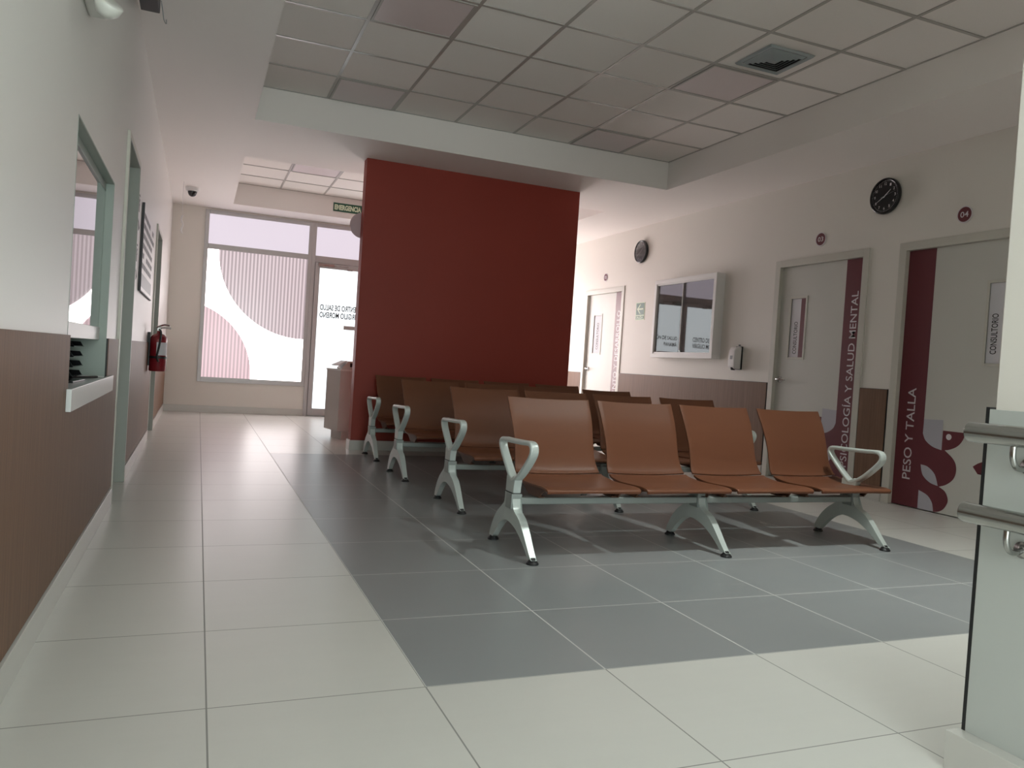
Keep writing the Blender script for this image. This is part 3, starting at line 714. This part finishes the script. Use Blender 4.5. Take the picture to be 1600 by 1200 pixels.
# display case
t = empty('notice_display_case', mw=frame_mw('right', (RX, 8.62, 1.195)), label='white framed notice case with sliding glass doors on the right wall', cat='notice board')
w, h, dp = 1.29, .985, .12
bm = bmesh.new(); f = .05
for a, b, c, d in ((0, w, 0, f), (0, w, h-f, h), (0, f, f, h-f), (w-f, w, f, h-f)): box(bm, a, b, c, d, 0, dp)
finish('frame', bm, 'white_metal', t, bevel=.003)
bm = bmesh.new(); box(bm, f, w-f, f, h-f, .004, .015); finish('backing', bm, 'cork', t)
for a, b, z in ((f, w/2+.03, .088), (w/2-.03, w-f, .098)):
    bm = bmesh.new(); box(bm, a, b, f+.02, h-f-.02, z, z+.005); finish('glass_door', bm, 'glass_case', t)
bm = bmesh.new(); box(bm, f, w-f, f, f+.02, .08, .11); box(bm, f, w-f, h-f-.02, h-f, .08, .11); box(bm, w/2-.034, w/2-.026, f+.02, h-f-.02, .096, .106); finish('slide_rail', bm, 'white_metal', t)
bm = bmesh.new(); cyl(bm, (w/2, f+.03, .104), .014, .012, 'z', 16); finish('lock', bm, 'chrome', t)
# soap dispenser
t = empty('gel_dispenser', mw=frame_mw('right', (RX, 6.99, 1.085)), label='white hand gel dispenser on the wall beside the middle door', cat='dispenser')
bm = bmesh.new(); box(bm, -.055, .055, .0, .255, 0, .012); finish('back_plate', bm, 'black', t)
bm = bmesh.new(); prism(bm, [(.012, .005), (.085, .005), (.105, .03), (.108, .12), (.105, .2), (.08, .245), (.012, .25)], -.054, .054, 'z')
for v in bm.verts: x, y, z = v.co; v.co = (z, y, x)
finish('cover', bm, 'white', t, bevel=.012, seg=3)
bm = bmesh.new(); box(bm, -.02, .02, .11, .15, .106, .110); finish('lens_window', bm, 'grey', t)
bm = bmesh.new(); cyl(bm, (0, -.008, .075), .022, .03, 'y', 20, .028); finish('nozzle', bm, 'black', t)
bm = bmesh.new(); box(bm, -.012, .012, .262, .276, 0, .012); finish('hook', bm, 'black', t)

# ------------------------------------------------------------------ reception counter behind the red wall
t = empty('reception_counter', (1.497, 8.83, 0), math.radians(12), label='small pale grey counter cabinet with a white top left of the red wall', cat='counter')
bm = bmesh.new(); box(bm, 0, .80, 0, .42, .10, .785); finish('body', bm, 'counter_grey', t, bevel=.002)
bm = bmesh.new(); box(bm, -.005, .81, -.01, .43, .785, .803); finish('top', bm, 'white', t, bevel=.002)
bm = bmesh.new(); box(bm, .06, .78, .02, .34, 0, .10); finish('plinth', bm, 'counter_grey', t)
bm = bmesh.new(); box(bm, .34, .342, -.002, .0, .11, .78); finish('door_gap', bm, 'black', t)
t = empty('desk_printer', (1.60, 9.0, .803), math.radians(8), label='small white box-shaped ticket device standing on the pale counter', cat='printer')
bm = bmesh.new(); prism(bm, [(-.09, .0), (.20, 0), (.20, .095), (-.02, .095), (-.09, .02)], -.10, .10, 'y'); finish('housing', bm, 'plastic', t, bevel=.004)
bm = bmesh.new(); box(bm, .0, .05, -.104, -.10, .03, .075); finish('dark_window', bm, 'dark', t)
bm = bmesh.new(); box(bm, -.10, .02, -.105, .105, .090, .100); o = finish('lid', bm, 'white', t); o.rotation_euler = (0, -.45, 0); o.location = (-.02, 0, .0)

# ------------------------------------------------------------------ benches
def surf(bm, prof, thick, nx=14, crown=0.0):
    """shell: prof = [(y, z, half width, corner)], swept across x, given thickness along its normal"""
    P_ = [Vector((0, a[0], a[1])) for a in prof]; n = len(prof); top, bot = [], []
    for i in range(n):
        tn = (P_[min(i+1, n-1)]-P_[max(i-1, 0)]).normalized(); nrm = Vector((0, -tn.z, tn.y))
        if nrm.z < 0 and abs(tn.y) > abs(tn.z): nrm = -nrm
        hw = prof[i][2]; ra, rb = [], []
        for j in range(nx+1):
            u = -1+2*j/nx; dip = crown*(1-u*u)
            p = P_[i]-nrm*dip; p = Vector((u*hw, p.y, p.z))
            ra.append(bm.verts.new(p)); rb.append(bm.verts.new(p-nrm*thick))
        top.append(ra); bot.append(rb)
    for i in range(n-1):
        for j in range(nx):
            bm.faces.new((top[i][j], top[i][j+1], top[i+1][j+1], top[i+1][j])); bm.faces.new((bot[i][j], bot[i+1][j], bot[i+1][j+1], bot[i][j+1]))
        bm.faces.new((top[i][0], top[i+1][0], bot[i+1][0], bot[i][0])); bm.faces.new((top[i][nx], bot[i][nx], bot[i+1][nx], top[i+1][nx]))
    for j in range(nx):
        bm.faces.new((top[0][j], bot[0][j], bot[0][j+1], top[0][j+1])); bm.faces.new((top[n-1][j], top[n-1][j+1], bot[n-1][j+1], bot[n-1][j]))
def interp(keys, n):
    pts = smooth_path([(a, b, c) for a, b, c in keys], n); return [(p.x, p.y, p.z) for p in pts]
SEAT_P = interp([(3.492, .330, .268), (3.488, .345, .270), (3.505, .356, .273), (3.56, .360, .275), (3.66, .356, .277), (3.78, .353, .275), (3.88, .362, .268), (3.920, .373, .262)], 4)
BACK_P = interp([(3.934, .380, .262), (3.957, .402, .258), (3.982, .455, .250), (4.005, .53, .248), (4.030, .60, .252), (4.065, .68, .258), (4.115, .765, .261), (4.128, .786, .262)], 4)
Y0 = 3.70    # bench origin (beam)
X0, PITCHX = 1.56, .578
SX = [X0+.345+PITCHX*k for k in range(4)]   # seat centres, measured from the photo
SX = [1.918, 2.500, 3.084, 3.690]
LEGX = (1.56, 2.71, 3.87)
def make_bench():
    t = empty('waiting_bench', (LEGX[0], Y0, 0))
    ox = LEGX[0]
    for k, sx in enumerate(SX):
        bm = bmesh.new(); surf(bm, SEAT_P, .011, crown=.006)
        for v in bm.verts: v.co.x += sx-ox; v.co.y -= Y0
        s = finish('seat', bm, 'seat', t, smooth=True)
        e = s.modifiers.new('b', 'BEVEL'); e.width = .003; e.segments = 2; e.limit_method = 'ANGLE'
        bm = bmesh.new(); surf(bm, BACK_P, .011, crown=.012)
        for v in bm.verts: v.co.x += sx-ox; v.co.y -= Y0
        b = finish('backrest', bm, 'seat', t, smooth=True)
        e = b.modifiers.new('b', 'BEVEL'); e.width = .003; e.segments = 2; e.limit_method = 'ANGLE'
        for sd in (-1, 1):     # side brackets with an arch, under each seat
            bm = bmesh.new(); xx = sx-ox+sd*.235
            pts = [(3.53, .345), (3.60, .350), (3.72, .344), (3.86, .352), (3.93, .368), (3.93, .345), (3.86, .315), (3.80, .282), (3.66, .282), (3.64, .305), (3.60, .326), (3.55, .332)]
            prism(bm, [(a-Y0, z) for a, z in pts], xx-.004, xx+.004, 'x'); box(bm, min(xx, xx-sd*.035), max(xx, xx-sd*.035), 3.67-Y0, 3.77-Y0, .281, .288)
            finish('seat_bracket', bm, 'seat_edge', s)
    bm = bmesh.new(); sweep(bm, [(0.0, .01, .262), (LEGX[2]-ox, .01, .262)], [(b, a) for a, b in rrect(.062, .036, .006)])
    finish('beam', bm, 'beam', t, smooth=False)
    front = [(3.672, .300), (3.665, .245), (3.640, .215), (3.575, .185), (3.515, .130), (3.465, .075), (3.415, .025), (3.400, .022)]
    inner = [(3.455, .022), (3.500, .060), (3.560, .100), (3.625, .132), (3.70, .150), (3.765, .150), (3.83, .125), (3.885, .080), (3.940, .022)]
    back = [(3.988, .022), (3.978, .055), (3.935, .120), (3.880, .175), (3.820, .215), (3.785, .245), (3.778, .300)]
    for k, lx in enumerate(LEGX):
        bm = bmesh.new()
        F = [(p.x, p.y) for p in smooth_path([(a, b, 0) for a, b in front], 3)]; I = [(p.x, p.y) for p in smooth_path([(a, b, 0) for a, b in inner], 3)]; B = [(p.x, p.y) for p in smooth_path([(a, b, 0) for a, b in back], 3)]
        poly = [(a-Y0, b) for a, b in F+I+B]
        prism(bm, poly, -.022, .022, 'x')
        for v in bm.verts:   # taper towards the feet
            q = max(0, min(1, (v.co.z-.02)/.2)); v.co.x = v.co.x*(.72+.28*q)+lx-ox
        bmesh.ops.triangulate(bm, faces=[f for f in bm.faces if len(f.verts) > 4])
        bmesh.ops.dissolve_limit(bm, angle_limit=.01, verts=bm.verts, edges=bm.edges) if False else None
        lg = finish('leg', bm, 'leg', t)
        bv = lg.modifiers.new('bevel', 'BEVEL'); bv.width = .007; bv.segments = 3; bv.limit_method = 'ANGLE'; bv.angle_limit = .9
        for p in lg.data.polygons: p.use_smooth = True
        wn = lg.modifiers.new('wn', 'WEIGHTED_NORMAL'); wn.keep_sharp = False
        for yy in (3.424, 3.966):
            bm = bmesh.new(); lathe(bm, [(0, 0), (.031, 0), (.031, .006), (.016, .024), (.011, .032), (0, .032)], c=(lx-ox, yy-Y0, 0), n=20); finish('foot', bm, 'black', lg)
        bm = bmesh.new()
        cyl(bm, (lx-ox+.022, 3.63-Y0+.01, .205), .007, .006, 'x', 12); finish('bolt', bm, 'chrome', lg)
        if k != 1:   # armrest: inverted triangle loop on a post
            s = -1 if k == 0 else 1
            tri = [(3.715, .372), (3.760, .400), (3.838, .468), (3.893, .522), (3.905, .552), (3.880, .570), (3.80, .572), (3.62, .578), (3.530, .583), (3.495, .570), (3.490, .540), (3.520, .500), (3.600, .430), (3.670, .385)]
            bm = bmesh.new(); sweep(bm, smooth_path([(lx-ox, a-Y0, z-.005) for a, z in tri], 4, closed=True), rrect(.046, .024, .009), closed=True)
            prism(bm, [(a-Y0, z) for a, z in ((3.672, .303), (3.668, .34), (3.655, .385), (3.68, .395), (3.715, .378), (3.75, .395), (3.775, .385), (3.778, .34), (3.778, .303))], lx-ox-.022, lx-ox+.022, 'x')
            ar = finish('armrest', bm, 'leg', t, smooth=True)
            bv = ar.modifiers.new('bevel', 'BEVEL'); bv.width = .005; bv.segments = 2; bv.limit_method = 'ANGLE'; bv.angle_limit = 1.0
            wn = ar.modifiers.new('wn', 'WEIGHTED_NORMAL'); wn.keep_sharp = False
            bm = bmesh.new(); box(bm, lx-ox-.0225, lx-ox+.0225, 3.672-Y0, 3.779-Y0, .2995, .3035); finish('joint_line', bm, 'black', ar)
        bm = bmesh.new(); box(bm, lx-ox-.03, lx-ox+.03, -.03, .05, .222, .301); finish('clamp', bm, 'beam', t, bevel=.003)
    return t
def copy_tree(o, parent=None):
    c = o.copy(); COL.objects.link(c)
    if parent is not None: c.parent = parent
    for ch in list(o.children): copy_tree(ch, c)
    return c
bench = make_bench()
G = 'four-seat brown waiting benches in rows'
tag(bench, 'nearest brown four-seat waiting bench, in front of all the others', 'bench', G)
for dx, dy, lab in ((.045, 1.235, 'second brown four-seat bench counted from the viewer'), (0.0, 2.505, 'third brown four-seat bench from the viewer, two rows before the red wall'),
                    (.02, 3.665, 'farthest brown four-seat bench, right against the red wall')):
    b = copy_tree(bench); b.location = (LEGX[0]+dx, Y0+dy, 0); tag(b, lab, 'bench', G)

# ------------------------------------------------------------------ handrails on the near wall
def handrail(z, label):
    t = empty('handrail', (1.80, 1.365, z), label=label, cat='handrail', group='steel handrails on the near right wall')
    bm = bmesh.new(); cyl(bm, (0, -2.8, 0), .025, 2.8, 'y', 32); o = finish('rail_tube', bm, 'steel', t, bevel=.003)
    for y in (-.115, -1.2, -2.3):
        bm = bmesh.new(); sweep(bm, smooth_path([(0, y, -.02), (0, y, -.05), (.012, y, -.072), (.035, y, -.078), (.060, y, -.072)], 6), circ(.007, 14)); cyl(bm, (.056, y, -.072), .02, .006, 'x', 20)
        finish('bracket', bm, 'steel', t, smooth=True)
handrail(.866, 'upper stainless steel handrail on the near right wall')
handrail(.665, 'lower stainless steel handrail on the near right wall')
